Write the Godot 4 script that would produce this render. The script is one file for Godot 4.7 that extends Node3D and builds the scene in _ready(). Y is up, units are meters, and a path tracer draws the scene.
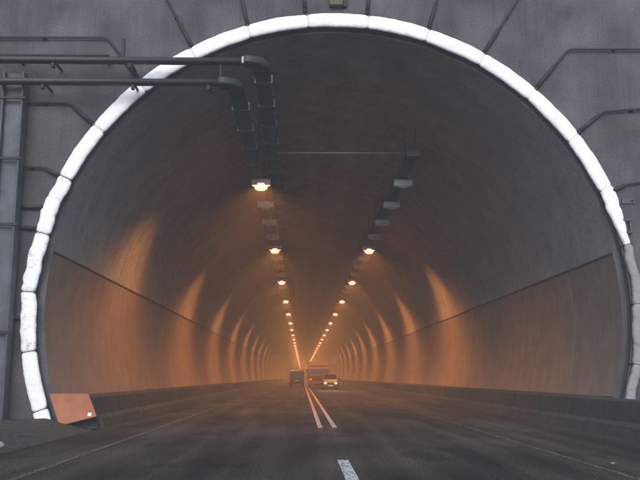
extends Node3D
# A road tunnel seen from its mouth: padded white ring, headwall, cable trays, two rows of sodium lamps.
# Camera stands 20 m before the headwall; the tunnel runs along -z and bends away 620 m in.

const CX := 0.82          # tunnel axis
const CY := 2.90          # centre of the vault circle above the road
const RV := 7.26          # vault radius
const RP := 7.20          # face of the wall panels
const ZP := -20.0         # front of the headwall
const Z0 := -20.16        # start of the lining
const ZE := -725.0        # end of the tunnel
const WALL_TOP := 4.28
const LEDGE := 0.72
const STEP := 0.27
const LAMP_Y := 8.13
const LAMP_Z := -28.66
const LAMP_S := 15.15
const LAMP_XL := -1.51
const LAMP_XR := 3.65

var M := {}
var used := {}
var rng := RandomNumberGenerator.new()

# ------------------------------------------------------------------ naming
func numbered(called: String) -> String:
	if not used.has(called):
		used[called] = 0
		return called
	used[called] += 1
	return "%s_%03d" % [called, used[called]]

func tag(o: Node, label: String, category: String, group := "") -> void:
	o.set_meta("label", label)
	o.set_meta("category", category)
	if group != "":
		o.set_meta("group", group)

func thing(called: String, label: String, category: String, at := Vector3.ZERO, group := "") -> Node3D:
	var o := Node3D.new()
	o.name = numbered(called)
	add_child(o)
	o.position = at
	tag(o, label, category, group)
	return o

func put(mesh: Mesh, called: String, mat: Material, parent: Node, at := Vector3.ZERO, turn := 0.0) -> MeshInstance3D:
	var o := MeshInstance3D.new()
	o.mesh = mesh
	o.material_override = mat
	o.name = called if parent != self else numbered(called)
	parent.add_child(o, true)
	o.position = at
	o.rotation.y = turn
	return o

func struct(mesh: Mesh, called: String, mat: Material, at := Vector3.ZERO) -> MeshInstance3D:
	var o := put(mesh, called, mat, self, at)
	o.set_meta("kind", "structure")
	return o

# ------------------------------------------------------------------ geometry
func begin(smooth := false) -> SurfaceTool:
	var st := SurfaceTool.new()
	st.begin(Mesh.PRIMITIVE_TRIANGLES)
	st.set_smooth_group(0 if smooth else -1)
	return st

func done(st: SurfaceTool) -> ArrayMesh:
	st.generate_normals()
	return st.commit()

func quad(st: SurfaceTool, a: Vector3, b: Vector3, c: Vector3, d: Vector3, uv := []) -> void:
	var v := [a, b, c, a, c, d]
	var k := [0, 1, 2, 0, 2, 3]
	for i in 6:
		if uv.size() == 4:
			st.set_uv(uv[k[i]])
		st.add_vertex(v[i])

# a box with small chamfers along its edges
func bx(st: SurfaceTool, c: Vector3, s: Vector3, ch := 0.0, b := Basis.IDENTITY) -> void:
	var h := s * 0.5
	ch = minf(ch, minf(h.x, minf(h.y, h.z)) * 0.9)
	var ax := [Vector3.RIGHT, Vector3.UP, Vector3.BACK]
	for i in 3:
		var j := (i + 1) % 3
		var k := (i + 2) % 3
		for sg in [-1.0, 1.0]:
			var n: Vector3 = ax[i] * sg * h[i]
			var u: Vector3 = ax[j] * (h[j] - ch)
			var w: Vector3 = ax[k] * (h[k] - ch)
			var p := [n - u - w, n + u - w, n + u + w, n - u + w]
			if sg > 0:
				p.reverse()
			quad(st, c + b * p[0], c + b * p[1], c + b * p[2], c + b * p[3])
			if ch > 0.0:
				for sj in [-1.0, 1.0]:   # chamfer strip between faces i and j, along k
					var e0: Vector3 = ax[i] * sg * h[i] + ax[j] * sj * (h[j] - ch)
					var e1: Vector3 = ax[i] * sg * (h[i] - ch) + ax[j] * sj * h[j]
					var wk: Vector3 = ax[k] * (h[k] - ch)
					var q := [e0 - wk, e1 - wk, e1 + wk, e0 + wk]
					if sg * sj < 0:
						q.reverse()
					q.reverse()
					quad(st, c + b * q[0], c + b * q[1], c + b * q[2], c + b * q[3])
	if ch > 0.0:
		for sx in [-1.0, 1.0]:
			for sy in [-1.0, 1.0]:
				for sz in [-1.0, 1.0]:
					var a := Vector3(sx * h.x, sy * (h.y - ch), sz * (h.z - ch))
					var d := Vector3(sx * (h.x - ch), sy * h.y, sz * (h.z - ch))
					var e := Vector3(sx * (h.x - ch), sy * (h.y - ch), sz * h.z)
					var t := [a, d, e] if sx * sy * sz < 0 else [a, e, d]
					for v in t:
						st.add_vertex(c + b * v)

func box_mesh(s: Vector3, ch := 0.0) -> ArrayMesh:
	var st := begin()
	bx(st, Vector3.ZERO, s, ch)
	return done(st)

# sweep a closed 2D outline along a path; frames are (origin, x axis, y axis)
func sweep(st: SurfaceTool, frames: Array, outline: PackedVector2Array, caps := true) -> void:
	var n := outline.size()
	for i in frames.size() - 1:
		var f: Array = frames[i]
		var g: Array = frames[i + 1]
		for j in n:
			var p := outline[j]
			var q := outline[(j + 1) % n]
			quad(st, f[0] + f[1] * p.x + f[2] * p.y, f[0] + f[1] * q.x + f[2] * q.y, g[0] + g[1] * q.x + g[2] * q.y, g[0] + g[1] * p.x + g[2] * p.y)
	if caps:
		for e in [0, frames.size() - 1]:
			var f: Array = frames[e]
			var mid := Vector2.ZERO
			for p in outline:
				mid += p / n
			for j in n:
				var p := outline[j]
				var q := outline[(j + 1) % n]
				var t := [f[0] + f[1] * mid.x + f[2] * mid.y, f[0] + f[1] * q.x + f[2] * q.y, f[0] + f[1] * p.x + f[2] * p.y]
				if e != 0:
					t.reverse()
				for v in t:
					st.add_vertex(v)

func circle(r: float, n: int) -> PackedVector2Array:
	var o := PackedVector2Array()
	for i in n:
		o.append(Vector2.from_angle(TAU * i / n) * r)
	return o

func round_rect(w: float, h: float, r: float, n := 3) -> PackedVector2Array:
	var o := PackedVector2Array()
	for k in 4:
		var c := Vector2([1, -1, -1, 1][k] * (w * 0.5 - r), [1, 1, -1, -1][k] * (h * 0.5 - r))
		for i in n + 1:
			o.append(c + Vector2.from_angle(PI * 0.5 * (k + float(i) / n)) * r)
	return o

# round tube along points
func tube(st: SurfaceTool, pts: Array, r: float, n := 8, caps := true) -> void:
	var frames := []
	for i in pts.size():
		var d: Vector3 = (pts[mini(i + 1, pts.size() - 1)] - pts[maxi(i - 1, 0)]).normalized()
		var up := Vector3.UP if absf(d.y) < 0.9 else Vector3.BACK
		var x := d.cross(up).normalized()
		var y := x.cross(d)
		var k := 1.0
		if i > 0 and i < pts.size() - 1:
			k = 1.0 / maxf(0.5, cos(0.5 * (pts[i] - pts[i - 1]).angle_to(pts[i + 1] - pts[i])))
		frames.append([pts[i], x * (k if absf(x.z) < 0.5 else 1.0), y * (k if absf(y.z) < 0.5 else 1.0)])
	sweep(st, frames, circle(r, n), caps)

# round the corners of a polyline
func rounded(pts: Array, r: float, n := 5) -> Array:
	var o := [pts[0]]
	for i in range(1, pts.size() - 1):
		var a: Vector3 = (pts[i - 1] - pts[i]).normalized()
		var b: Vector3 = (pts[i + 1] - pts[i]).normalized()
		for k in n + 1:
			var t := float(k) / n
			var p: Vector3 = pts[i] + a * r
			var q: Vector3 = pts[i] + b * r
			o.append(p.lerp(pts[i], t).lerp((pts[i] as Vector3).lerp(q, t), t))
	o.append(pts[-1])
	return o

# sideways shift of the tunnel where it bends away
func bend(z: float) -> float:
	var d := maxf(0.0, -620.0 - z)
	return -d * d / 420.0

func stations(from: float, to: float, straight_step := 60.0) -> Array:
	var o := [from]
	var z := from
	while z > to + 0.01:
		z = maxf(to, z - (straight_step if z > -600.0 else 8.0))
		o.append(z)
	return o

# extrude an open profile of (x, y) points along the tunnel
func along(st: SurfaceTool, prof: Array, zs: Array, uv_scale := Vector2.ZERO) -> void:
	for i in zs.size() - 1:
		var a := Vector3(bend(zs[i]), 0, zs[i])
		var b := Vector3(bend(zs[i + 1]), 0, zs[i + 1])
		for j in prof.size() - 1:
			var p := Vector3(prof[j].x, prof[j].y, 0)
			var q := Vector3(prof[j + 1].x, prof[j + 1].y, 0)
			var uv := []
			if uv_scale != Vector2.ZERO:
				uv = [Vector2(p.x * uv_scale.x, zs[i] * uv_scale.y), Vector2(q.x * uv_scale.x, zs[i] * uv_scale.y), Vector2(q.x * uv_scale.x, zs[i + 1] * uv_scale.y), Vector2(p.x * uv_scale.x, zs[i + 1] * uv_scale.y)]
			quad(st, a + p, a + q, b + q, b + p, uv)

func arc(r: float, a0: float, a1: float, n: int, x0 := CX) -> Array:
	var o := []
	for i in n + 1:
		var a := lerpf(a0, a1, float(i) / n)
		o.append(Vector2(x0 + cos(a) * r, CY + sin(a) * r))
	return o

# ------------------------------------------------------------------ textures
func noise_img(size: int, freq: float, sd: int, octaves := 4, kind := FastNoiseLite.TYPE_SIMPLEX_SMOOTH) -> PackedByteArray:
	var n := FastNoiseLite.new()
	n.seed = sd
	n.noise_type = kind
	n.frequency = freq
	n.fractal_octaves = octaves
	var im := n.get_seamless_image(size, size)
	im.convert(Image.FORMAT_L8)
	return im.get_data()

func px(a: PackedByteArray, x: int, y: int) -> float:
	return a[(y & 511) * 512 + (x & 511)] / 255.0

func plain(a: PackedByteArray) -> Image:
	return Image.create_from_data(512, 512, false, Image.FORMAT_L8, a)

func tex(i: Image) -> ImageTexture:
	i.generate_mipmaps()
	return ImageTexture.create_from_image(i)

func gray(size: int, f: Callable) -> Image:
	var d := PackedByteArray()
	d.resize(size * size)
	for y in size:
		for x in size:
			d[y * size + x] = int(255.0 * clampf(f.call(x, y), 0.0, 1.0))
	return Image.create_from_data(size, size, false, Image.FORMAT_L8, d)

func lin(r: float, g: float, b: float) -> Color:
	return Color(r, g, b).linear_to_srgb()

func mat(c: Color, rough := 0.8, metal := 0.0) -> StandardMaterial3D:
	var m := StandardMaterial3D.new()
	m.albedo_color = c
	m.roughness = rough
	m.metallic = metal
	return m

func tri(m: StandardMaterial3D, t: Texture2D, scale: Vector3, relief: Texture2D = null, depth := 0.0) -> StandardMaterial3D:
	m.albedo_texture = t
	m.uv1_triplanar = true
	m.uv1_world_triplanar = true
	m.uv1_scale = scale
	if relief:
		m.heightmap_enabled = true
		m.heightmap_texture = relief
		m.heightmap_scale = depth
	return m

func make_materials() -> void:
	var coarse := noise_img(512, 0.006, 3, 5)
	var mid := noise_img(512, 0.03, 7, 4)
	var fine := noise_img(512, 0.22, 11, 2)
	var grit := noise_img(512, 0.45, 19, 1)
	var blot := noise_img(512, 0.012, 23, 4)
	# concrete: blotches, pores and fine grain
	var conc := gray(512, func(x, y):
		var v = 0.64 + (px(coarse, x, y) - 0.5) * 0.14 + (px(mid, x, y) - 0.5) * 0.10 + (px(fine, x, y) - 0.5) * 0.34
		if px(grit, x, y) > 0.82: v -= 0.12
		return clampf(v, 0.15, 1.0))
	# concrete with run-off streaks down its face
	var streak := gray(512, func(x, y):
		var s = px(mid, x, y / 14) * 0.6 + px(fine, x, y / 30) * 0.4
		var v = 0.62 + (px(coarse, x, y) - 0.5) * 0.24 + (s - 0.5) * 0.26 * px(blot, x, y) + (px(fine, x, y) - 0.5) * 0.18
		var stain = smoothstep(0.60, 0.74, s) * smoothstep(0.42, 0.66, px(blot, x + 91, y + 17))
		v -= stain * 0.10
		return clampf(v, 0.12, 1.0))
	# enamel panels: dull film in vertical wipes
	var enamel := gray(512, func(x, y):
		var s = px(mid, x, y / 10)
		var v = 0.82 + (s - 0.5) * 0.06 + (px(coarse, x, y) - 0.5) * 0.14 + (px(fine, x, y) - 0.5) * 0.26
		if px(grit, x, y / 2) > 0.86: v -= 0.1
		return clampf(v, 0.3, 1.0))
	# white padding: creases and grime flecks
	var pad := gray(512, func(x, y):
		var g = smoothstep(0.66, 0.80, px(blot, x, y)) * smoothstep(0.45, 0.6, px(fine, x, y))
		var v = 0.95 + (px(mid, x, y) - 0.5) * 0.08 - g * 0.12
		return v)
	var pad_dirty_creased := gray(512, func(x, y):
		var c = 1.0 - absf(px(mid, x, y) - 0.5) * 2.0             # thin creases, their shade painted in, where the noise crosses its middle
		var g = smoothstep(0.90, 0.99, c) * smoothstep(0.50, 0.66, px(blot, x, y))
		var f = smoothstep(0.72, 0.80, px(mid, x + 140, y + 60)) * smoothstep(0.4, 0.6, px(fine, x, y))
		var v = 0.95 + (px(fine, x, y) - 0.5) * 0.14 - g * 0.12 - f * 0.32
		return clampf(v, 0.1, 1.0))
	# asphalt 12 m x 24 m: wheel-worn lanes, patches, aggregate
	var asph := gray(1024, func(x, y):
		var v = 0.52 + (px(grit, x, y) - 0.5) * 0.50 + (px(fine, x, y * 2) - 0.5) * 0.50
		v += (px(coarse, x / 2, y / 2) - 0.5) * 0.34 + (px(mid, x / 2, y / 22) - 0.5) * 0.34
		var o = smoothstep(0.68, 0.8, px(blot, x / 2, y / 2))
		v -= o * 0.12
		return clampf(v, 0.1, 1.0))
	var worn := gray(512, func(x, y):
		var g = smoothstep(0.58, 0.72, px(mid, x, y)) * 0.5 + smoothstep(0.60, 0.7, px(grit, x, y)) * 0.35
		return clampf(0.92 - g + (px(coarse, x, y) - 0.5) * 0.3, 0.15, 1.0))
	var soil := gray(512, func(x, y):
		var v = 0.5 + (px(mid, x, y) - 0.5) * 0.6 + (px(fine, x, y) - 0.5) * 0.5
		return clampf(v, 0.1, 1.0))
	var tc := tex(conc)
	var ts := tex(streak)
	var te := tex(enamel)
	var tp := tex(pad)
	var tpd := tex(pad_dirty_creased)
	var ta := tex(asph)
	var tw := tex(worn)
	var tso := tex(soil)
	var tf := tex(plain(fine))
	var tm := tex(plain(mid))
	M.headwall = tri(mat(lin(0.180, 0.163, 0.186), 0.92), ts, Vector3.ONE * 0.15, tf, 0.25)
	M.vault = tri(mat(lin(0.70, 0.72, 0.73), 0.93), tc, Vector3.ONE * 0.21, tf, 0.5)
	M.panels = []
	for k in 4:
		var g: float = [0.29, 0.275, 0.305, 0.283][k]
		M.panels.append(tri(mat(lin(g, g * 0.84, g * 0.70), 0.6), te, Vector3(0.31, 0.23, 0.31) * [1.0, 1.13, 0.93, 1.07][k]))
		M.panels[k].uv1_offset = Vector3(k * 0.37, k * 0.21, k * 0.53)
	M.shadow_line = mat(lin(0.06, 0.058, 0.055), 0.9)
	M.ledge = tri(mat(lin(0.15, 0.148, 0.14), 0.95), tc, Vector3.ONE * 0.35, tf, 0.4)
	M.ledge.metallic_specular = 0.2
	M.pad = tri(mat(lin(0.86, 0.86, 0.88), 0.75), tp, Vector3.ONE * 0.3, tm, 1.2)
	M.pad_dirty_creased = tri(mat(lin(0.86, 0.86, 0.88), 0.75), tpd, Vector3.ONE * 0.21, tm, 1.6)
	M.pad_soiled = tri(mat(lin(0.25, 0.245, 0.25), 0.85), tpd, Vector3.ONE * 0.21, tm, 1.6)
	M.strap = mat(lin(0.035, 0.034, 0.034), 0.85)
	M.road = mat(lin(0.112, 0.094, 0.068), 0.85)
	M.road.metallic_specular = 0.3
	M.road.roughness = 0.95
	M.road.albedo_texture = ta
	M.road.heightmap_enabled = true
	M.road.heightmap_texture = tf
	M.road.heightmap_scale = 0.3
	M.line = tri(mat(lin(0.60, 0.60, 0.60), 0.8), tw, Vector3(1.1, 1.1, 0.5))
	M.line_dull = tri(mat(lin(0.15, 0.135, 0.11), 0.95), tw, Vector3(1.3, 1.3, 0.35))
	M.line.metallic_specular = 0.2
	M.line_dull.metallic_specular = 0.15
	M.soil = tri(mat(lin(0.085, 0.08, 0.068), 0.95), tso, Vector3.ONE * 0.3, tm, 3.0)
	M.tray = tri(mat(lin(0.052, 0.05, 0.052), 0.55, 0.2), tc, Vector3.ONE * 0.9)
	M.clip = mat(lin(0.20, 0.20, 0.21), 0.5, 0.4)
	M.post = tri(mat(lin(0.15, 0.16, 0.20), 0.6, 0.2), ts, Vector3.ONE * 0.5)
	M.arm = tri(mat(lin(0.05, 0.048, 0.05), 0.7, 0.2), tc, Vector3.ONE * 1.2)
	M.ochre = tri(mat(lin(0.20, 0.16, 0.07), 0.7), tc, Vector3.ONE * 1.2)
	M.orange = tri(mat(lin(0.44, 0.135, 0.055), 0.6), te, Vector3.ONE * 0.8)
	M.reflector = mat(lin(0.85, 0.85, 0.85), 0.15)
	M.housing = tri(mat(lin(0.80, 0.80, 0.82), 0.5), te, Vector3.ONE * 0.9)
	M.glass_off = mat(lin(0.40, 0.40, 0.44), 0.2)
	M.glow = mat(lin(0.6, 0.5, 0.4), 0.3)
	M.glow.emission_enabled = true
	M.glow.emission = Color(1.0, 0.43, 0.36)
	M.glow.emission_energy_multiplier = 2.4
	M.stone = tri(mat(lin(0.5, 0.5, 0.5), 0.9), tc, Vector3.ONE * 2.0)
	M.tyre = mat(lin(0.02, 0.02, 0.02), 0.9)
	M.rim = mat(lin(0.4, 0.4, 0.4), 0.4, 0.7)
	M.dark_glass = mat(lin(0.02, 0.022, 0.025), 0.08)
	M.red = mat(lin(0.17, 0.05, 0.035), 0.45)
	M.cream = mat(lin(0.15, 0.14, 0.125), 0.5)
	M.silver = mat(lin(0.11, 0.11, 0.11), 0.4, 0.1)
	M.dark_paint = mat(lin(0.03, 0.032, 0.035), 0.35)
	M.black = mat(lin(0.015, 0.015, 0.015), 0.6)
	M.head = mat(lin(0.9, 0.9, 0.9), 0.2)
	M.head.emission_enabled = true
	M.head.emission = Color(1.0, 0.95, 0.85)
	M.head.emission_energy_multiplier = 0.6
	M.head_dim = mat(lin(0.8, 0.8, 0.78), 0.2)
	M.tail = mat(lin(0.25, 0.01, 0.01), 0.3)

# ------------------------------------------------------------------ camera, sky, sun
func _ready() -> void:
	rng.seed = 4127
	var cam := Camera3D.new()
	cam.name = "camera"
	add_child(cam)
	cam.position = Vector3(0, 1.2, 0)
	# horizon and vanishing point lie low in the frame: the camera looks up and a little to the right
	cam.rotation = Vector3(atan(137.0 / 810.0), -atan(18.0 * cos(atan(137.0 / 810.0)) / 810.0), 0)
	cam.fov = rad_to_deg(2.0 * atan(240.0 / 810.0))
	cam.near = 0.1
	cam.far = 6000.0
	cam.current = true

	var env := Environment.new()
	env.background_mode = Environment.BG_SKY
	var sm := ProceduralSkyMaterial.new()
	sm.sky_top_color = Color(0.555, 0.62, 0.71)
	sm.sky_horizon_color = Color(0.725, 0.755, 0.805)
	sm.sky_curve = 0.25
	sm.ground_bottom_color = Color(0.16, 0.16, 0.15)
	sm.ground_horizon_color = Color(0.45, 0.46, 0.48)
	var sky := Sky.new()
	sky.sky_material = sm
	env.sky = sky
	env.tonemap_mode = Environment.TONE_MAPPER_LINEAR
	env.tonemap_exposure = 2.7
	env.fog_enabled = true                 # uniform haze over the whole scene, added to lift the dark tones
	env.fog_density = 0.0026
	env.fog_light_color = Color(0.87, 0.90, 0.90)
	env.sdfgi_enabled = true
	env.ssao_enabled = true
	env.ssil_enabled = true
	var we := WorldEnvironment.new()
	we.name = "world_environment"
	we.environment = env
	add_child(we)

	var sun := DirectionalLight3D.new()
	sun.name = "sun"
	add_child(sun)
	sun.light_energy = 0.45
	sun.light_color = Color(0.98, 0.98, 0.99)
	sun.light_angular_distance = 40.0
	sun.shadow_enabled = true
	sun.rotation_degrees = Vector3(-19, -3, 0)     # high overcast glow from behind the camera

	make_materials()
	build_ground()
	build_tunnel()
	build_portal()
	build_arms()
	build_trays()
	build_lamps()
	build_small_things()
	build_traffic()

# ------------------------------------------------------------------ ground and road
func build_ground() -> void:
	var st := begin()
	quad(st, Vector3(-3000, -0.06, 3000), Vector3(-3000, -0.06, -3000), Vector3(3000, -0.06, -3000), Vector3(3000, -0.06, 3000))
	struct(done(st), "ground", M.soil)

	st = begin()
	along(st, [Vector2(-4.78, 0), Vector2(6.42, 0)], stations(40, ZE), Vector2(1.0 / 12.0, 1.0 / 24.0))
	struct(done(st), "road", M.road)

	# rough verges that rise to the foot of the headwall
	for s in [-1.0, 1.0]:
		st = begin(true)
		var n := FastNoiseLite.new()
		n.seed = 5 if s < 0 else 6
		n.frequency = 0.35
		var cols := [0.0, 0.25, 0.5, 0.9, 1.4, 2.0, 2.8, 3.8, 5.5, 8.0, 12.0, 20.0]
		var edge := -4.70 if s < 0 else 7.20
		var pt := func(i: int, z: float) -> Vector3:
			var d: float = cols[i]
			var y := -0.055 + 0.27 * smoothstep(0.0, 1.5, d + (0.0 if s < 0 else 0.6)) + (n.get_noise_2d(d * 3.0, z * 2.0) * 0.07 if i > 0 else 0.0)
			return Vector3(edge + s * d + n.get_noise_2d(40.0, z * 3.0) * 0.10 * (1.0 if i < 3 else 0.0), y, z)
		var z := 24.0
		while z > ZP + 0.01:
			var z2 := maxf(z - (0.5 if z < 0.0 else 4.0), ZP)
			for i in cols.size() - 1:
				quad(st, pt.call(i, z), pt.call(i + 1, z), pt.call(i + 1, z2), pt.call(i, z2))
			z = z2
		struct(done(st), "verge", M.soil)

	# painted lines, each a thin sheet on the asphalt
	var lines := [
		["edge_line", -3.42, 0.10, -8.0, -640.0, "line_dull"],
		["edge_line", 4.00, 0.10, -6.0, -640.0, "line_dull"],
		["centre_line", 0.44, 0.11, -19.8, -640.0, "line"],
		["centre_line", 0.79, 0.11, -19.8, -640.0, "line"],
		["centre_dash", 0.60, 0.16, -6.5, -12.2, "line"],
		["centre_dash", 0.60, 0.16, 4.0, -1.5, "line"],
	]
	for l in lines:
		st = begin()
		along(st, [Vector2(l[1] - l[2] * 0.5, 0.005), Vector2(l[1] + l[2] * 0.5, 0.005)], stations(l[3], l[4], 20.0))
		struct(done(st), l[0], M[l[5]])

# ------------------------------------------------------------------ the bore
func build_tunnel() -> void:
	var floor_a := asin((-0.1 - CY) / RV)
	# vault: cast segments with open joints, in front of a continuous shell
	var vault := thing("tunnel_vault", "long grey concrete vault of the tunnel above the wall panels", "tunnel vault")
	var seg := 7.58
	var gap := 0.03
	var a_top := asin((WALL_TOP - 0.35 - CY) / RV)
	var st := begin(true)
	along(st, arc(RV, a_top, PI - a_top, 56), [0.0, -(seg - gap)])
	var flat := begin()
	for z in [0.0, -(seg - gap)]:
		var p := arc(RV, a_top, PI - a_top, 56)
		var q := arc(RV + 0.06, a_top, PI - a_top, 56)
		for j in 56:
			quad(flat, Vector3(p[j].x, p[j].y, z), Vector3(p[j + 1].x, p[j + 1].y, z), Vector3(q[j + 1].x, q[j + 1].y, z), Vector3(q[j].x, q[j].y, z))
	flat.generate_normals()
	var both := done(st)
	var merged := SurfaceTool.new()
	merged.append_from(both, 0, Transform3D.IDENTITY)
	merged.append_from(flat.commit(), 0, Transform3D.IDENTITY)
	var seg_mesh := merged.commit()
	var z := Z0
	while z - seg > -620.0:
		put(seg_mesh, "lining_segment", M.vault, vault, Vector3(0, 0, z))
		z -= seg
	st = begin(true)
	along(st, arc(RV, a_top, PI - a_top, 40), stations(z, ZE))
	put(done(st), "lining_bend", M.vault, vault)
	# shell with thickness that closes the bore
	st = begin(true)
	along(st, arc(RV + 0.07, floor_a, PI - floor_a, 48), stations(Z0 - 0.01, ZE))
	put(done(st), "shell_inside", M.vault, vault)
	st = begin(true)
	along(st, arc(RV + 0.7, floor_a, PI - floor_a, 32), stations(Z0 - 0.01, ZE))
	put(done(st), "shell_outside", M.vault, vault)
	st = begin()
	var e := bend(ZE) + CX
	quad(st, Vector3(e - 9, -1, ZE), Vector3(e + 9, -1, ZE), Vector3(e + 9, 11, ZE), Vector3(e - 9, 11, ZE))
	put(done(st), "unseen_end_wall", M.vault, vault)  # unseen wall added to keep bright sky out of the far end

	# enamel panels on both walls
	var b0 := asin((LEDGE - 0.05 - CY) / RP)
	var b1 := asin((WALL_TOP - CY) / RP)
	var pw := 1.82
	var prof := arc(RP, b0, b1, 9, 0.0)
	var back := arc(RP + 0.055, b1, b0, 9, 0.0)
	var ring := PackedVector2Array()
	for p in prof: ring.append(p)
	for p in back: ring.append(p)
	st = begin()
	var fr := []
	for zz in [0.0, -(pw - 0.016)]:
		fr.append([Vector3(0, 0, zz), Vector3.RIGHT, Vector3.UP])
	var n := ring.size()
	for j in n:
		var p := ring[j]
		var q := ring[(j + 1) % n]
		quad(st, Vector3(p.x, p.y, 0), Vector3(q.x, q.y, 0), Vector3(q.x, q.y, -(pw - 0.016)), Vector3(p.x, p.y, -(pw - 0.016)))
	for zz in [0.0, -(pw - 0.016)]:
		for j in 9:
			quad(st, Vector3(prof[j].x, prof[j].y, zz), Vector3(prof[j + 1].x, prof[j + 1].y, zz), Vector3(back[8 - j].x, back[8 - j].y, zz), Vector3(back[9 - j].x, back[9 - j].y, zz))
	var pm := done(st)
	for s in [-1.0, 1.0]:
		var wall := thing("tunnel_wall", "tan panel wall on the %s" % ("orange end plate side of the tunnel" if s < 0 else "oncoming traffic side of the tunnel"), "tunnel wall")
		var count := 60
		for k in count:
			var zz := Z0 - k * pw
			var o := put(pm, "wall_panel", M.panels[rng.randi() % 4], wall, Vector3(CX, 0, zz if s > 0 else zz - (pw - 0.016)), 0.0 if s > 0 else PI)
			o.position.x += rng.randf_range(-0.003, 0.003)
		st = begin()
		var far_prof := []
		for p in prof: far_prof.append(Vector2(CX + p.x * s, p.y))
		along(st, far_prof, stations(Z0 - count * pw, ZE))
		put(done(st), "wall_panels_beyond", M.panels[0], wall).set_meta("kind", "stuff")
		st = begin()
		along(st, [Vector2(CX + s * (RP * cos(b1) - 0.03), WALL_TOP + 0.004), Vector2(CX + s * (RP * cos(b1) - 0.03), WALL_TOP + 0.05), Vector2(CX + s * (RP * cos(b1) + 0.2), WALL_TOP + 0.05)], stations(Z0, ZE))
		put(done(st), "shadow_cap", M.shadow_line, wall)  # dark colour stands in for the shadow line along the wall top

		# stepped walkway at the foot of the wall
		st = begin()
		var pr := []
		for p in [[7.0, LEDGE], [6.03, LEDGE], [6.0, LEDGE - 0.03], [5.97, STEP + 0.001], [5.66, STEP - 0.02], [5.63, STEP - 0.05], [5.56, -0.03]]:
			pr.append(Vector2(CX + s * p[0], p[1]))
		along(st, pr, stations(Z0, ZE))
		if s > 0:
			along(st, [Vector2(CX + 6.5, -0.1), Vector2(CX + 6.5, LEDGE - 0.03), Vector2(CX + 6.47, LEDGE)] + pr.slice(1), [22.0, Z0])
		struct(done(st), "walkway", M.ledge)

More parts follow.
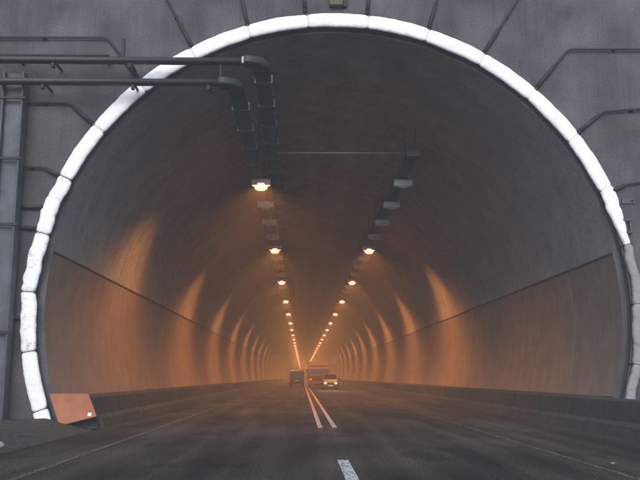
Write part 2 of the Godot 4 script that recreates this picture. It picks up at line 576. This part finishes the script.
# ------------------------------------------------------------------ headwall, ring, post
func build_portal() -> void:
	var st := begin()
	var n := 96
	var rin := 7.36
	var rays_a := []
	var a0 := -0.42
	for i in n + 1:
		rays_a.append(lerpf(a0, PI - a0, float(i) / n))
	var outer := func(a: float) -> Vector2:
		var d := Vector2(cos(a), sin(a))
		var t := 1e9
		if absf(d.x) > 1e-5: t = minf(t, 26.0 / absf(d.x))
		if d.y > 1e-5: t = minf(t, 17.0 / d.y)
		if d.y < -1e-5: t = minf(t, 3.6 / -d.y)
		return Vector2(CX, CY) + d * t
	for i in n:
		var a: float = rays_a[i]
		var b: float = rays_a[i + 1]
		var p := Vector2(CX + cos(a) * rin, CY + sin(a) * rin)
		var q := Vector2(CX + cos(b) * rin, CY + sin(b) * rin)
		var o: Vector2 = outer.call(a)
		var r: Vector2 = outer.call(b)
		for z in [ZP, ZP - 1.2]:
			quad(st, Vector3(p.x, p.y, z), Vector3(q.x, q.y, z), Vector3(r.x, r.y, z), Vector3(o.x, o.y, z))
		quad(st, Vector3(o.x, o.y, ZP), Vector3(r.x, r.y, ZP), Vector3(r.x, r.y, ZP - 1.2), Vector3(o.x, o.y, ZP - 1.2))
	var portal := thing("tunnel_portal", "grey weathered concrete headwall around the round tunnel mouth", "tunnel portal")
	put(done(st), "headwall", M.headwall, portal)
	# dark recess between the ring and the lining
	st = begin(true)
	along(st, arc(7.33, a0, PI - a0, 80), [ZP + 0.01, Z0])
	put(done(st), "recess", M.headwall, portal)
	st = begin()
	for i in n:
		var a: float = rays_a[i]
		var b: float = rays_a[i + 1]
		var d0 := Vector3(cos(a), sin(a), 0)
		var d1 := Vector3(cos(b), sin(b), 0)
		var c := Vector3(CX, CY, Z0 + 0.005)
		var r0 := RP - 0.02 if CY + RV * sin((a + b) * 0.5) < WALL_TOP else RV - 0.01
		quad(st, c + d0 * r0, c + d1 * r0, c + d1 * 7.9, c + d0 * 7.9)
	put(done(st), "lining_edge", M.headwall, portal)

	# padded ring: pillows of white sheeting tied at regular joints
	var ring := thing("portal_ring", "white padded ring tied in pillows around the tunnel mouth", "portal ring", Vector3(CX, CY, ZP))
	var nz := FastNoiseLite.new()
	nz.seed = 77
	nz.frequency = 0.9
	var joints := [-22.3, -10.7, 0.7, 12.2, 23.8, 35.5, 47.3, 59.3, 71.2, 83.3, 95.3, 107.3, 119.3, 131.2, 143.0, 154.5, 166.0, 177.3, 188.4, 199.4, 202.4]
	for k in joints.size() - 1:
		st = begin(true)
		var j0: float = deg_to_rad(joints[k])
		var j1: float = deg_to_rad(joints[k + 1])
		var low: bool = k < 4 or (k > 14 and k < 18)
		var frames := []
		var steps := 26
		var sect := 14
		for i in steps + 1:
			var t := float(i) / steps
			var a := lerpf(j0 + 0.0012, j1 - 0.0012, t)
			var puff := 0.88 + 0.12 * pow(maxf(sin(PI * clampf(t, 0.001, 0.999)), 0.0), 0.22)
			if t < 0.001 or t > 0.999: puff = 0.80
			var wob := nz.get_noise_2d(a * 14.0, k * 3.0) * (0.05 if low else 0.025)
			var hw := 0.192 * (puff + wob)
			if k < 3: hw *= 0.62
			if k == 3: hw *= lerpf(0.5, 1.0, smoothstep(0.0, 0.8, t))      # slack pillow that narrows downwards
			var th := 0.085 * puff
			var rc := 7.50 + nz.get_noise_2d(a * 9.0, 50.0) * (0.06 if low else 0.02)
			var o := []
			for j in sect:
				var f := TAU * j / sect
				var dent := 1.0 + nz.get_noise_3d(a * 40.0, f * 1.2, k * 2.0) * (0.22 if low else 0.08)
				var cr := signf(cos(f)) * pow(absf(cos(f)), 0.7)
				var sr := signf(sin(f)) * pow(absf(sin(f)), 0.8)
				o.append(Vector3(cos(a) * (rc + cr * hw * lerpf(1.0, dent, 0.5)), sin(a) * (rc + cr * hw * lerpf(1.0, dent, 0.5)), 0.075 + sr * th * dent))
			frames.append(o)
		for i in steps:
			for j in sect:
				var j2 := (j + 1) % sect
				quad(st, frames[i][j], frames[i][j2], frames[i + 1][j2], frames[i + 1][j])
		for ei in [0, steps]:
			var c := Vector3.ZERO
			for p in frames[ei]: c += p / sect
			for j in sect:
				for v in [c, frames[ei][j], frames[ei][(j + 1) % sect]]:
					st.add_vertex(v)
		put(done(st), "pillow", M.pad_soiled if k < 3 else M.pad_dirty_creased if low else M.pad, ring)
	for k in range(1, joints.size() - 1):
		var a: float = deg_to_rad(joints[k])
		st = begin()
		var b := Basis(Vector3.BACK, a)
		bx(st, b * Vector3(7.50, 0, 0.07), Vector3(0.34, 0.016, 0.14), 0.005, b)
		put(done(st), "tie_strap", M.housing if k > 3 and k < 15 else M.strap, ring)

	# steel post that carries the cable trays
	var post := thing("tray_post", "tall blue grey steel post carrying the cable trays", "post", Vector3(-7.24, 0.15, ZP + 0.38))
	st = begin()
	for dx in [-0.24, 0.24]:
		bx(st, Vector3(dx, 4.3, 0), Vector3(0.05, 8.6, 0.34), 0.01)
	bx(st, Vector3(0, 4.3, 0), Vector3(0.43, 8.6, 0.03))
	put(done(st), "column", M.post, post)
	put(box_mesh(Vector3(0.8, 0.05, 0.62), 0.01), "base_plate", M.post, post, Vector3(0, 0.025, 0))
	for k in 4:
		put(box_mesh(Vector3(0.7, 0.07, 0.05), 0.01), "cross_strap", M.arm, post, Vector3(0, [2.1, 4.7, 6.35, 7.9][k], 0.19))
	for p in [[-0.3, -0.22], [0.3, -0.22], [-0.3, 0.22], [0.3, 0.22]]:
		put(box_mesh(Vector3(0.05, 0.05, 0.05), 0.012), "bolt", M.arm, post, Vector3(p[0], 0.06, p[1]))

# bent arms that run over the headwall to the ties of the ring
func build_arms() -> void:
	var side_left := "towards the tall post"
	var side_right := "away from the tall post"
	var list := [
		[[-0.01, 11.33], [0.04, 10.72]],
		[[-1.69, 11.31], [-1.44, 10.22]],
		[[-3.75, 11.29], [-2.87, 9.62]],
		[[-8.32, 9.83], [-5.07, 9.86], [-4.28, 8.82]],
		[[-7.19, 8.07], [-5.95, 8.08], [-5.35, 7.56]],
		[[-7.09, 6.39], [-6.52, 6.40], [-6.12, 6.17]],
		[[-7.27, 5.39], [-6.45, 5.37]],
		[[-7.73, 4.86], [-6.99, 4.86], [-6.62, 4.84]],
		[[-7.5, 2.62], [-6.85, 2.62]],
		[[1.73, 11.35], [1.69, 10.68]],
		[[3.63, 11.37], [3.28, 10.20]],
		[[6.0, 11.57], [4.72, 9.55]],
		[[9.34, 9.67], [6.94, 9.65], [6.06, 8.62]],
		[[9.23, 8.06], [7.76, 7.96], [7.14, 7.46]],
		[[9.09, 6.14], [8.26, 6.04], [7.86, 5.86]],
	]
	var order := ["first", "second", "third", "fourth", "fifth", "sixth", "seventh", "eighth", "ninth"]
	for i in list.size():
		var left := i < 9
		var k := i if left else i - 9
		var c: Array = list[i]
		var label := "dark %s arm on the headwall, %s from the ochre box %s" % ["bent" if c.size() > 2 else "straight", order[k], side_left if left else side_right]
		var end := Vector3(c[-1][0], c[-1][1], ZP + 0.10)
		var o := thing("anchor_arm", label, "anchor arm", end, "arms that hold the padded ring")
		var pts := []
		for p in c:
			pts.append(Vector3(p[0], p[1], ZP + 0.10) - end)
		var shaft := [pts[0]]
		shaft = rounded(pts, 0.12) if pts.size() > 2 else pts
		var st := begin(true)
		tube(st, shaft, 0.030, 8)
		put(done(st), "rod", M.arm, o)
		# stout lower sleeve that ends at the tie
		var d: Vector3 = (pts[-2] - pts[-1])
		var len := minf(d.length() * 0.85, 0.75)
		st = begin(true)
		tube(st, [pts[-1], pts[-1] + d.normalized() * len * 0.5, pts[-1] + d.normalized() * len], 0.050, 8)
		put(done(st), "sleeve", M.arm, o)
		st = begin()
		bx(st, Vector3(0, 0, -0.05), Vector3(0.16, 0.12, 0.10), 0.02, Basis(Vector3.BACK, atan2(d.y, d.x)))
		put(done(st), "bracket", M.arm, o)
		var m: Vector3 = (pts[0] + pts[1]) * 0.5
		put(box_mesh(Vector3(0.09, 0.09, 0.10), 0.015), "wall_clip", M.arm, o, m + Vector3(0, 0, -0.05))

	# box over the crown
	var b := thing("junction_box", "ochre box fixed to the headwall above the crown", "box", Vector3(0.86, 10.78, ZP))
	put(box_mesh(Vector3(0.36, 0.95, 0.20), 0.02), "case", M.ochre, b, Vector3(0, 0.475, 0.10))
	put(box_mesh(Vector3(0.10, 1.0, 0.10), 0.015), "bracket", M.arm, b, Vector3(0.24, 0.5, 0.05))
	put(box_mesh(Vector3(0.28, 0.5, 0.02), 0.004), "lid", M.ochre, b, Vector3(0, 0.55, 0.21))

	# loose clamps on the right foot of the ring
	for q in [[8.02, 4.95, 0.3, "grey steel clamp under the slack pillow of the ring"], [8.28, 5.62, 0.0, "small grey plate on the headwall beside the slack pillow"]]:
		var o := thing("clamp", q[3], "clamp", Vector3(q[0], q[1], ZP))
		var st := begin()
		if q[2] > 0.1:
			bx(st, Vector3(0, 0, 0.12), Vector3(0.06, 0.36, 0.06), 0.01)
			bx(st, Vector3(0.16, 0.16, 0.12), Vector3(0.26, 0.05, 0.06), 0.01)
			bx(st, Vector3(0.16, -0.16, 0.12), Vector3(0.26, 0.05, 0.06), 0.01)
			bx(st, Vector3(0.26, 0, 0.05), Vector3(0.05, 0.3, 0.1), 0.01)
		else:
			bx(st, Vector3(0, 0, 0.02), Vector3(0.34, 0.16, 0.04), 0.01)
		put(done(st), "frame", M.post, o)
		put(box_mesh(Vector3(0.05, 0.05, 0.04), 0.01), "bolt", M.arm, o, Vector3(0.1, 0, 0.06))

# ------------------------------------------------------------------ cable trays
func build_trays() -> void:
	# [y, x inside the tunnel, z of the run across the portal, label]
	for t in [[8.98, -1.05, ZP + 0.72, "upper dark cable tray crossing the ring and turning into the tunnel"], [8.42, -1.68, ZP + 0.72, "lower dark cable tray crossing the ring and turning into the tunnel"]]:
		var y: float = t[0]
		var x: float = t[1]
		var zf: float = t[2]
		var o := thing("cable_tray", t[3], "cable tray", Vector3(0, y, 0))
		var outline := round_rect(0.44, 0.19, 0.05)
		# run across the portal
		var st := begin(true)
		sweep(st, [[Vector3(-13, 0, zf), Vector3(0, 0, 1), Vector3.UP], [Vector3(x - 0.45, 0, zf), Vector3(0, 0, 1), Vector3.UP]], round_rect(0.24, 0.15, 0.06))
		put(done(st), "cross_run", M.tray, o)
		# bend
		st = begin(true)
		var fr := []
		var c := Vector3(x - 0.42, 0, zf - 0.42)
		for i in 9:
			var a := PI * 0.5 * i / 8.0
			var d := Vector3(sin(a), 0, cos(a))
			fr.append([c + d * 0.42, d, Vector3.UP])
		sweep(st, fr, round_rect(0.46, 0.205, 0.05))
		put(done(st), "elbow", M.tray, o)
		st = begin(true)
		sweep(st, [[Vector3(x, 0, zf - 0.45), Vector3.RIGHT, Vector3.UP], [Vector3(x, 0, -610), Vector3.RIGHT, Vector3.UP]], outline)
		put(done(st), "tunnel_run", M.tray, o)
		# bright clips round the tray
		var clip := box_mesh(Vector3(0.48, 0.23, 0.05), 0.012)
		var z: float = zf - (1.2 if y > 8.7 else 1.75)
		while z > -120.0:
			put(clip, "clip", M.clip, o, Vector3(x, 0, z))
			z -= 1.9
		# hangers to the vault
		var top := CY + sqrt((RV + 0.05) * (RV + 0.05) - (x - CX) * (x - CX)) - y
		var hm := box_mesh(Vector3(0.02, top - 0.14, 0.02))
		z = -22.4
		while z > -100.0:
			for dx in [-0.2, 0.2]:
				put(hm, "hanger", M.arm, o, Vector3(x + dx, top * 0.5 + 0.05, z))
			z -= 3.79
		# brackets under the cross run, back to the headwall
		for bxp in ([-6.22, -4.32, -9.5] if y > 8.7 else [-6.44, -4.22, -2.35, -9.6]):
			st = begin()
			bx(st, Vector3(bxp, -0.12, zf), Vector3(0.08, 0.15, 0.12), 0.01)
			bx(st, Vector3(bxp, 0.0, (zf + ZP) * 0.5 - 0.05), Vector3(0.05, 0.06, zf - ZP - 0.1), 0.01)
			put(done(st), "support", M.arm, o)
		if y > 8.7:
			st = begin()
			bx(st, Vector3(-1.5, 0, zf), Vector3(0.07, 0.19, 0.28), 0.012)
			put(done(st), "clip", M.clip, o)
		else:
			st = begin()
			bx(st, Vector3(x - 0.38, 0.28, zf), Vector3(0.04, 0.75, 0.04))
			put(done(st), "hanger", M.arm, o)

	# thin cable pipe above the trays on the left
	var cp := thing("cable_pipe", "thin dark pipe fixed above the upper cable tray", "pipe", Vector3(0, 9.2, ZP + 0.5))
	var st2 := begin(true)
	tube(st2, [Vector3(-13, 0, 0), Vector3(-6, 0, 0), Vector3(-4.9, 0, 0)], 0.035, 8)
	put(done(st2), "pipe", M.arm, cp)
	for xx in [-9.0, -7.2, -5.0]:
		put(box_mesh(Vector3(0.06, 0.10, 0.5), 0.01), "bracket", M.arm, cp, Vector3(xx, -0.02, -0.25))
	# stub post above the trays
	var sp := thing("stub_post", "short dark stub post standing on the upper cable tray", "post", Vector3(-4.54, 9.09, ZP + 0.55))
	put(box_mesh(Vector3(0.09, 0.55, 0.09), 0.015), "shaft", M.arm, sp, Vector3(0, 0.275, 0))
	put(box_mesh(Vector3(0.17, 0.03, 0.17), 0.005), "foot", M.arm, sp, Vector3(0, 0.015, 0))

	# tray over the other lamp row
	var o := thing("cable_tray", "dark cable tray over the lamp row that starts inside the tunnel", "cable tray", Vector3(3.63, 8.45, 0))
	var st := begin(true)
	sweep(st, [[Vector3(0, 0, -25.7), Vector3.RIGHT, Vector3.UP], [Vector3(0, 0, -610), Vector3.RIGHT, Vector3.UP]], round_rect(0.40, 0.17, 0.04))
	put(done(st), "tunnel_run", M.tray, o)
	put(box_mesh(Vector3(0.46, 0.24, 0.04), 0.01), "end_plate", M.tray, o, Vector3(0, 0, -25.68))
	var top2 := CY + sqrt((RV + 0.05) * (RV + 0.05) - (3.63 - CX) * (3.63 - CX)) - 8.45
	var hm2 := box_mesh(Vector3(0.02, top2 - 0.16, 0.02))
	var z := -26.4
	while z > -100.0:
		for dx in [-0.18, 0.18]:
			put(hm2, "hanger", M.arm, o, Vector3(dx, top2 * 0.5, z))
		z -= 3.79
	# tie bar between both tray lines
	var tb := thing("tie_bar", "thin pale tie bar hung across between the two tray lines", "bar", Vector3(0, 8.46, -25.75))
	st = begin(true)
	tube(st, [Vector3(-0.86, 0, 0), Vector3(1.4, 0, 0), Vector3(3.43, 0, 0)], 0.028, 8)
	put(done(st), "bar", M.clip, tb)
	for xx in [-0.86, 3.42]:
		put(box_mesh(Vector3(0.05, 0.14, 0.12), 0.01), "clamp", M.arm, tb, Vector3(xx, 0, 0))

# ------------------------------------------------------------------ lamps
func lamp_parts(o: Node3D, lit: bool) -> void:
	if lamp_meshes.is_empty():
		var st := begin()
		# housing: a lid, with skirts added fore and aft to shape the light fan
		bx(st, Vector3(0, 0.105, 0), Vector3(0.68, 0.05, 0.30), 0.015)
		for sz in [-0.105, 0.105]:       # middle notch shaped to let light spread along the wall
			bx(st, Vector3(0, 0.045, sz), Vector3(0.226, 0.12, 0.02))
			for sx in [-0.222, 0.222]:
				bx(st, Vector3(sx, 0.0075, sz), Vector3(0.216, 0.195, 0.02), 0.006)
		lamp_meshes.housing = done(st)
		# glass bowl that hangs below the skirts
		for depth in [0.34, 0.22]:  # lit bowl is made deeper to imitate the bloom of the lamp
			st = begin(true)
			var rows := []
			for i in 7:
				var t := float(i) / 6.0
				var k := sqrt(1.0 - pow(t, 5.0) * 0.7)
				var ring := []
				for p in round_rect(0.49 * k, 0.17 * k, 0.03, 3):
					ring.append(Vector3(p.x, 0.072 - depth * t, p.y))
				rows.append(ring)
			var n: int = rows[0].size()
			for i in 6:
				for j in n:
					quad(st, rows[i][j], rows[i][(j + 1) % n], rows[i + 1][(j + 1) % n], rows[i + 1][j])
			for j in n:
				for v in [Vector3(0, 0.066 - depth, 0), rows[6][j], rows[6][(j + 1) % n]]:
					st.add_vertex(v)
				for v in [Vector3(0, 0.072, 0), rows[0][(j + 1) % n], rows[0][j]]:
					st.add_vertex(v)
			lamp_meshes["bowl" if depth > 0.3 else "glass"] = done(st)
		st = begin()
		for dx in [-0.16, 0.16]:
			bx(st, Vector3(dx, 0.17, 0), Vector3(0.04, 0.14, 0.06), 0.006)
		lamp_meshes.bracket = done(st)
	put(lamp_meshes.housing, "housing", M.housing, o)
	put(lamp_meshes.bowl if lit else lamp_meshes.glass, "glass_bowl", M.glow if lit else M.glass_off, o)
	put(lamp_meshes.bracket, "bracket", M.arm, o)

const ORDER := ["first", "second", "third", "fourth", "fifth", "sixth", "seventh", "eighth", "ninth", "tenth"]
var lamp_meshes := {}

func build_lamps() -> void:
	for row in 2:
		var x := LAMP_XL if row == 0 else LAMP_XR
		var where := "under the pair of cable trays" if row == 0 else "under the single cable tray"
		var k := 0
		while true:
			var z := LAMP_Z - k * LAMP_S / 4.0
			if z < -640.0:
				break
			var lit := k % 4 == 0 and not (row == 1 and k == 0)
			if lit or z > -240.0:
				var label := ""
				var row_name := "beneath the paired trays" if row == 0 else "beneath the single tray"
				if lit:
					var nth := k / 4 - row
					label = "%s lit orange lamp from the tunnel mouth %s" % [ORDER[nth], row_name] if nth < 8 else "small distant lit lamp deep in the row " + row_name
				else:
					var nth2 := k - (k + 3) / 4 + (1 if row == 1 else 0)
					if row == 0: nth2 = k - k / 4 - 1
					else: nth2 = k - (k - 1) / 4 if k > 0 else 0
					label = "%s unlit pale lamp from the tunnel mouth %s" % [ORDER[nth2], row_name] if nth2 < 10 else "distant unlit pale lamp in the row " + row_name
				var o := thing("tunnel_lamp", label, "tunnel lamp", Vector3(x + bend(z), LAMP_Y, z), ("lit lamps " if lit else "unlit lamps ") + where)
				lamp_parts(o, lit)
				if lit and z > -340.0:
					var l := SpotLight3D.new()
					l.name = "lamp_light"
					l.light_color = Color(1.0, 0.61, 0.28)
					l.light_energy = 34.0
					l.light_size = 0.045
					l.spot_angle = 74.0
					l.spot_angle_attenuation = 0.7
					l.spot_range = 60.0
					l.spot_attenuation = 2.0
					l.shadow_enabled = true
					o.add_child(l)
					l.position = Vector3(0, 0.025, 0)
					l.rotation.x = -PI * 0.5
			k += 1

# ------------------------------------------------------------------ small things
func build_small_things() -> void:
	# orange plate closing the end of the walkway
	var o := thing("end_plate", "sloping orange plate closing the walkway end at the tunnel mouth", "end plate", Vector3(-5.5, 0.0, ZP - 0.1))
	var p := [Vector3(-6.12, 0.80, -20.10), Vector3(-5.17, 0.80, -20.08), Vector3(-4.86, 0.285, -19.72), Vector3(-5.72, 0.07, -19.70)]
	var nrm: Vector3 = (p[1] - p[0]).cross(p[3] - p[0]).normalized()
	if nrm.z < 0: nrm = -nrm
	var st := begin()
	var org := o.position
	quad(st, p[0] - org, p[1] - org, p[2] - org, p[3] - org)
	for i in 4:
		quad(st, p[i] - org, p[(i + 1) % 4] - org, p[(i + 1) % 4] - nrm * 0.05 - org, p[i] - nrm * 0.05 - org)
	quad(st, p[3] - nrm * 0.05 - org, p[2] - nrm * 0.05 - org, p[1] - nrm * 0.05 - org, p[0] - nrm * 0.05 - org)
	put(done(st), "plate", M.orange, o)
	st = begin()
	var side: Vector3 = (p[2] - p[1])
	var e := Vector3(-4.99, 0.0, 0)
	# side cheek that carries the plate back to the walkway
	quad(st, p[1] - org + Vector3(0, -0.03, -0.02), p[2] - org + Vector3(-0.02, -0.02, -0.06), Vector3(-4.93, 0.0, -20.3) - org, Vector3(-5.17, 0.7, -20.6) - org)
	quad(st, p[2] - org + Vector3(-0.02, -0.02, -0.06), Vector3(-4.84, 0.0, -19.8) - org, Vector3(-4.9, 0.0, -20.3) - org, Vector3(-4.93, 0.02, -20.31) - org)
	put(done(st), "cheek", M.ledge, o)
	st = begin()
	var b := Basis(Vector3.RIGHT, -0.9)
	bx(st, p[2].lerp(p[3], 0.18).lerp(p[1], 0.12) - org + nrm * 0.02, Vector3(0.09, 0.09, 0.03), 0.01, Basis(Vector3.RIGHT, asin(-nrm.y)))
	put(done(st), "reflector", M.reflector, o)

	# front faces of the walkways
	st = begin()
	for s in [-1.0]:
		var zf := Z0 + 0.004
		quad(st, Vector3(CX + s * 7.0, LEDGE, zf), Vector3(CX + s * 6.03, LEDGE, zf), Vector3(CX + s * 5.97, -0.03, zf), Vector3(CX + s * 7.0, -0.03, zf))
		quad(st, Vector3(CX + s * 5.97, STEP, zf), Vector3(CX + s * 5.66, STEP - 0.02, zf), Vector3(CX + s * 5.56, -0.03, zf), Vector3(CX + s * 5.97, -0.03, zf))
	struct(done(st), "walkway_end", M.ledge)

	# pale stones on the verges
	for q in [[-4.86, -13.4, 0.09, "pale stone lying on the verge by the post side of the road"], [4.35, -11.6, 0.022, "small pale pebble on the asphalt outside the edge line"]]:
		var s := thing("stone", q[3], "stone", Vector3(q[0], 0.08 if q[2] > 0.05 else 0.0, q[1]))
		var nz := FastNoiseLite.new()
		nz.seed = 9
		nz.frequency = 1.1
		st = begin(true)
		var grid := []
		for i in 9:
			var r := []
			for j in 12:
				var d := Vector3(sin(PI * i / 8.0) * cos(TAU * j / 12.0), cos(PI * i / 8.0), sin(PI * i / 8.0) * sin(TAU * j / 12.0))
				r.append(d * Vector3(1.3, 0.7, 1.0) * q[2] * (1.0 + 0.35 * nz.get_noise_3dv(d * 1.4)) + Vector3(0, q[2] * 0.5, 0))
			grid.append(r)
		for i in 8:
			for j in 12:
				quad(st, grid[i][j], grid[i][(j + 1) % 12], grid[i + 1][(j + 1) % 12], grid[i + 1][j])
		put(done(st), "rock", M.stone, s)

# ------------------------------------------------------------------ traffic
# hull through stations [z, y low, y high, half width low, half width high]
func hull(sts: Array, ch := 0.06) -> ArrayMesh:
	var st := begin()
	var rings := []
	for s in sts:
		var h: float = s[2] - s[1]
		var c := minf(ch, h * 0.3)
		rings.append([Vector3(-s[3] + c, s[1], s[0]), Vector3(s[3] - c, s[1], s[0]), Vector3(s[3], s[1] + c, s[0]), Vector3(lerpf(s[3], s[4], 0.9), s[2] - c, s[0]), Vector3(s[4] - c, s[2], s[0]), Vector3(-s[4] + c, s[2], s[0]), Vector3(-lerpf(s[3], s[4], 0.9), s[2] - c, s[0]), Vector3(-s[3], s[1] + c, s[0])])
	for i in rings.size() - 1:
		for j in 8:
			quad(st, rings[i][j], rings[i][(j + 1) % 8], rings[i + 1][(j + 1) % 8], rings[i + 1][j])
	for e in [0, rings.size() - 1]:
		for j in range(1, 7):
			for v in [rings[e][0], rings[e][j], rings[e][j + 1]]:
				st.add_vertex(v)
	return done(st)

func wheel(o: Node3D, at: Vector3, r: float, w: float) -> void:
	var st := begin()
	sweep(st, [[Vector3(-w * 0.5, 0, 0), Vector3.BACK, Vector3.UP], [Vector3(w * 0.5, 0, 0), Vector3.BACK, Vector3.UP]], circle(r, 20))
	var t := put(done(st), "wheel", M.tyre, o, at)
	st = begin()
	sweep(st, [[Vector3(-w * 0.53, 0, 0), Vector3.BACK, Vector3.UP], [Vector3(w * 0.53, 0, 0), Vector3.BACK, Vector3.UP]], circle(r * 0.6, 14))
	put(done(st), "rim", M.rim, t)

func beam(o: Node3D, at: Vector3, energy: float) -> void:
	var l := SpotLight3D.new()
	l.name = "headlight_beam"
	l.light_color = Color(1.0, 0.95, 0.85)
	l.light_energy = energy
	l.light_size = 0.08
	l.spot_range = 80.0
	l.spot_angle = 22.0
	l.shadow_enabled = true
	o.add_child(l)
	l.position = at
	l.rotation = Vector3(deg_to_rad(-6.0), PI, 0)

func build_traffic() -> void:
	# all fronts of oncoming vehicles look along +z
	var car := thing("oncoming_car", "estate car with lit headlights driving out of the tunnel", "car", Vector3(2.68, 0, -77))
	put(hull([[0.0, 0.32, 0.72, 0.66, 0.60], [-0.12, 0.22, 0.86, 0.74, 0.68], [-1.2, 0.2, 1.0, 0.78, 0.72], [-4.0, 0.2, 1.02, 0.78, 0.72], [-4.25, 0.3, 0.95, 0.74, 0.68]]), "body", M.silver, car)
	put(hull([[-1.15, 0.97, 1.0, 0.71, 0.70], [-1.75, 0.97, 1.52, 0.70, 0.57], [-3.7, 0.97, 1.55, 0.70, 0.56], [-4.15, 0.97, 1.05, 0.68, 0.62]]), "cabin", M.silver, car)
	var st := begin()
	quad(st, Vector3(-0.62, 1.03, -1.17), Vector3(0.62, 1.03, -1.17), Vector3(0.52, 1.46, -1.67), Vector3(-0.52, 1.46, -1.67))
	put(done(st), "windscreen", M.dark_glass, car)
	for s in [-1.0, 1.0]:
		st = begin()
		quad(st, Vector3(s * 0.715, 1.05, -1.55), Vector3(s * 0.715, 1.05, -3.8), Vector3(s * 0.60, 1.45, -3.6), Vector3(s * 0.60, 1.45, -1.85))
		put(done(st), "side_window", M.dark_glass, car)
		put(box_mesh(Vector3(0.24, 0.15, 0.05), 0.02), "headlight", M.head if s > 0 else M.head, car, Vector3(s * 0.48, 0.63, 0.02))
		put(box_mesh(Vector3(0.16, 0.12, 0.08), 0.02), "mirror", M.dark_paint, car, Vector3(s * 0.86, 1.03, -1.35))
		beam(car, Vector3(s * 0.48, 0.63, 0.10), 2.5)
		for zz in [-0.75, -3.35]:
			wheel(car, Vector3(s * 0.68, 0.31, zz), 0.31, 0.2)
	put(box_mesh(Vector3(0.62, 0.13, 0.04), 0.01), "grille", M.black, car, Vector3(0, 0.60, 0.0))
	put(box_mesh(Vector3(1.30, 0.14, 0.10), 0.03), "bumper", M.dark_paint, car, Vector3(0, 0.36, 0.0))
	put(box_mesh(Vector3(0.46, 0.11, 0.02), 0.004), "number_plate", M.reflector, car, Vector3(0, 0.40, 0.062))

	var lorry := thing("oncoming_lorry", "tall red lorry with pale bands following the estate car", "lorry", Vector3(1.86, 0, -92))
	put(hull([[0.0, 0.55, 2.1, 1.14, 1.12], [-0.12, 0.5, 2.45, 1.17, 1.12], [-0.5, 0.5, 2.62, 1.18, 1.1], [-1.9, 0.5, 2.62, 1.18, 1.1]]), "cab", M.red, lorry)
	put(hull([[-2.0, 0.9, 2.95, 1.22, 1.22], [-8.0, 0.9, 2.95, 1.22, 1.22]]), "cargo_box", M.cream, lorry)
	st = begin()
	quad(st, Vector3(-1.02, 1.55, 0.008), Vector3(1.02, 1.55, 0.008), Vector3(1.02, 2.09, 0.006), Vector3(-1.02, 2.09, 0.006))
	put(done(st), "windscreen", M.dark_glass, lorry)
	put(box_mesh(Vector3(1.9, 0.26, 0.16), 0.04), "visor_board", M.cream, lorry, Vector3(0, 2.52, -0.12))
	put(box_mesh(Vector3(2.2, 0.16, 0.06), 0.02), "pale_band", M.cream, lorry, Vector3(0, 1.36, 0.0))
	put(box_mesh(Vector3(1.3, 0.30, 0.06), 0.02), "grille", M.black, lorry, Vector3(0, 0.98, 0.0))
	put(box_mesh(Vector3(2.34, 0.24, 0.22), 0.04), "bumper", M.red, lorry, Vector3(0, 0.55, 0.02))
	put(box_mesh(Vector3(0.8, 0.7, 6.8), 0.04), "chassis", M.black, lorry, Vector3(0, 0.65, -4.6))
	for s in [-1.0, 1.0]:
		put(box_mesh(Vector3(0.26, 0.18, 0.05), 0.02), "headlight", M.head_dim, lorry, Vector3(s * 0.9, 0.92, 0.02))
		put(box_mesh(Vector3(0.14, 0.36, 0.06), 0.02), "mirror", M.black, lorry, Vector3(s * 1.30, 1.85, -0.05))
		for zz in [-0.95, -5.9, -7.1]:
			wheel(lorry, Vector3(s * 1.02, 0.46, zz), 0.46, 0.26)

	var van := thing("dark_van", "dark van driving away into the tunnel ahead of the camera", "van", Vector3(-0.62, 0, -101))
	put(hull([[0.0, 0.35, 1.95, 0.90, 0.80], [-0.15, 0.3, 2.02, 0.93, 0.82], [-3.4, 0.3, 2.02, 0.93, 0.82], [-4.1, 0.3, 1.15, 0.93, 0.86], [-4.9, 0.32, 0.95, 0.88, 0.8]]), "body", M.dark_paint, van)
	st = begin()
	quad(st, Vector3(-0.68, 1.25, 0.012), Vector3(0.68, 1.25, 0.012), Vector3(0.64, 1.8, 0.012), Vector3(-0.64, 1.8, 0.012))
	put(done(st), "rear_window", M.dark_glass, van)
	put(box_mesh(Vector3(1.8, 0.18, 0.12), 0.03), "bumper", M.black, van, Vector3(0, 0.42, 0.03))
	put(box_mesh(Vector3(0.5, 0.12, 0.02), 0.004), "number_plate", M.reflector, van, Vector3(0, 0.78, 0.012))
	for s in [-1.0, 1.0]:
		put(box_mesh(Vector3(0.12, 0.4, 0.03), 0.01), "tail_light", M.tail, van, Vector3(s * 0.80, 0.95, 0.005))
		for zz in [-0.9, -3.9]:
			wheel(van, Vector3(s * 0.80, 0.33, zz), 0.33, 0.22)
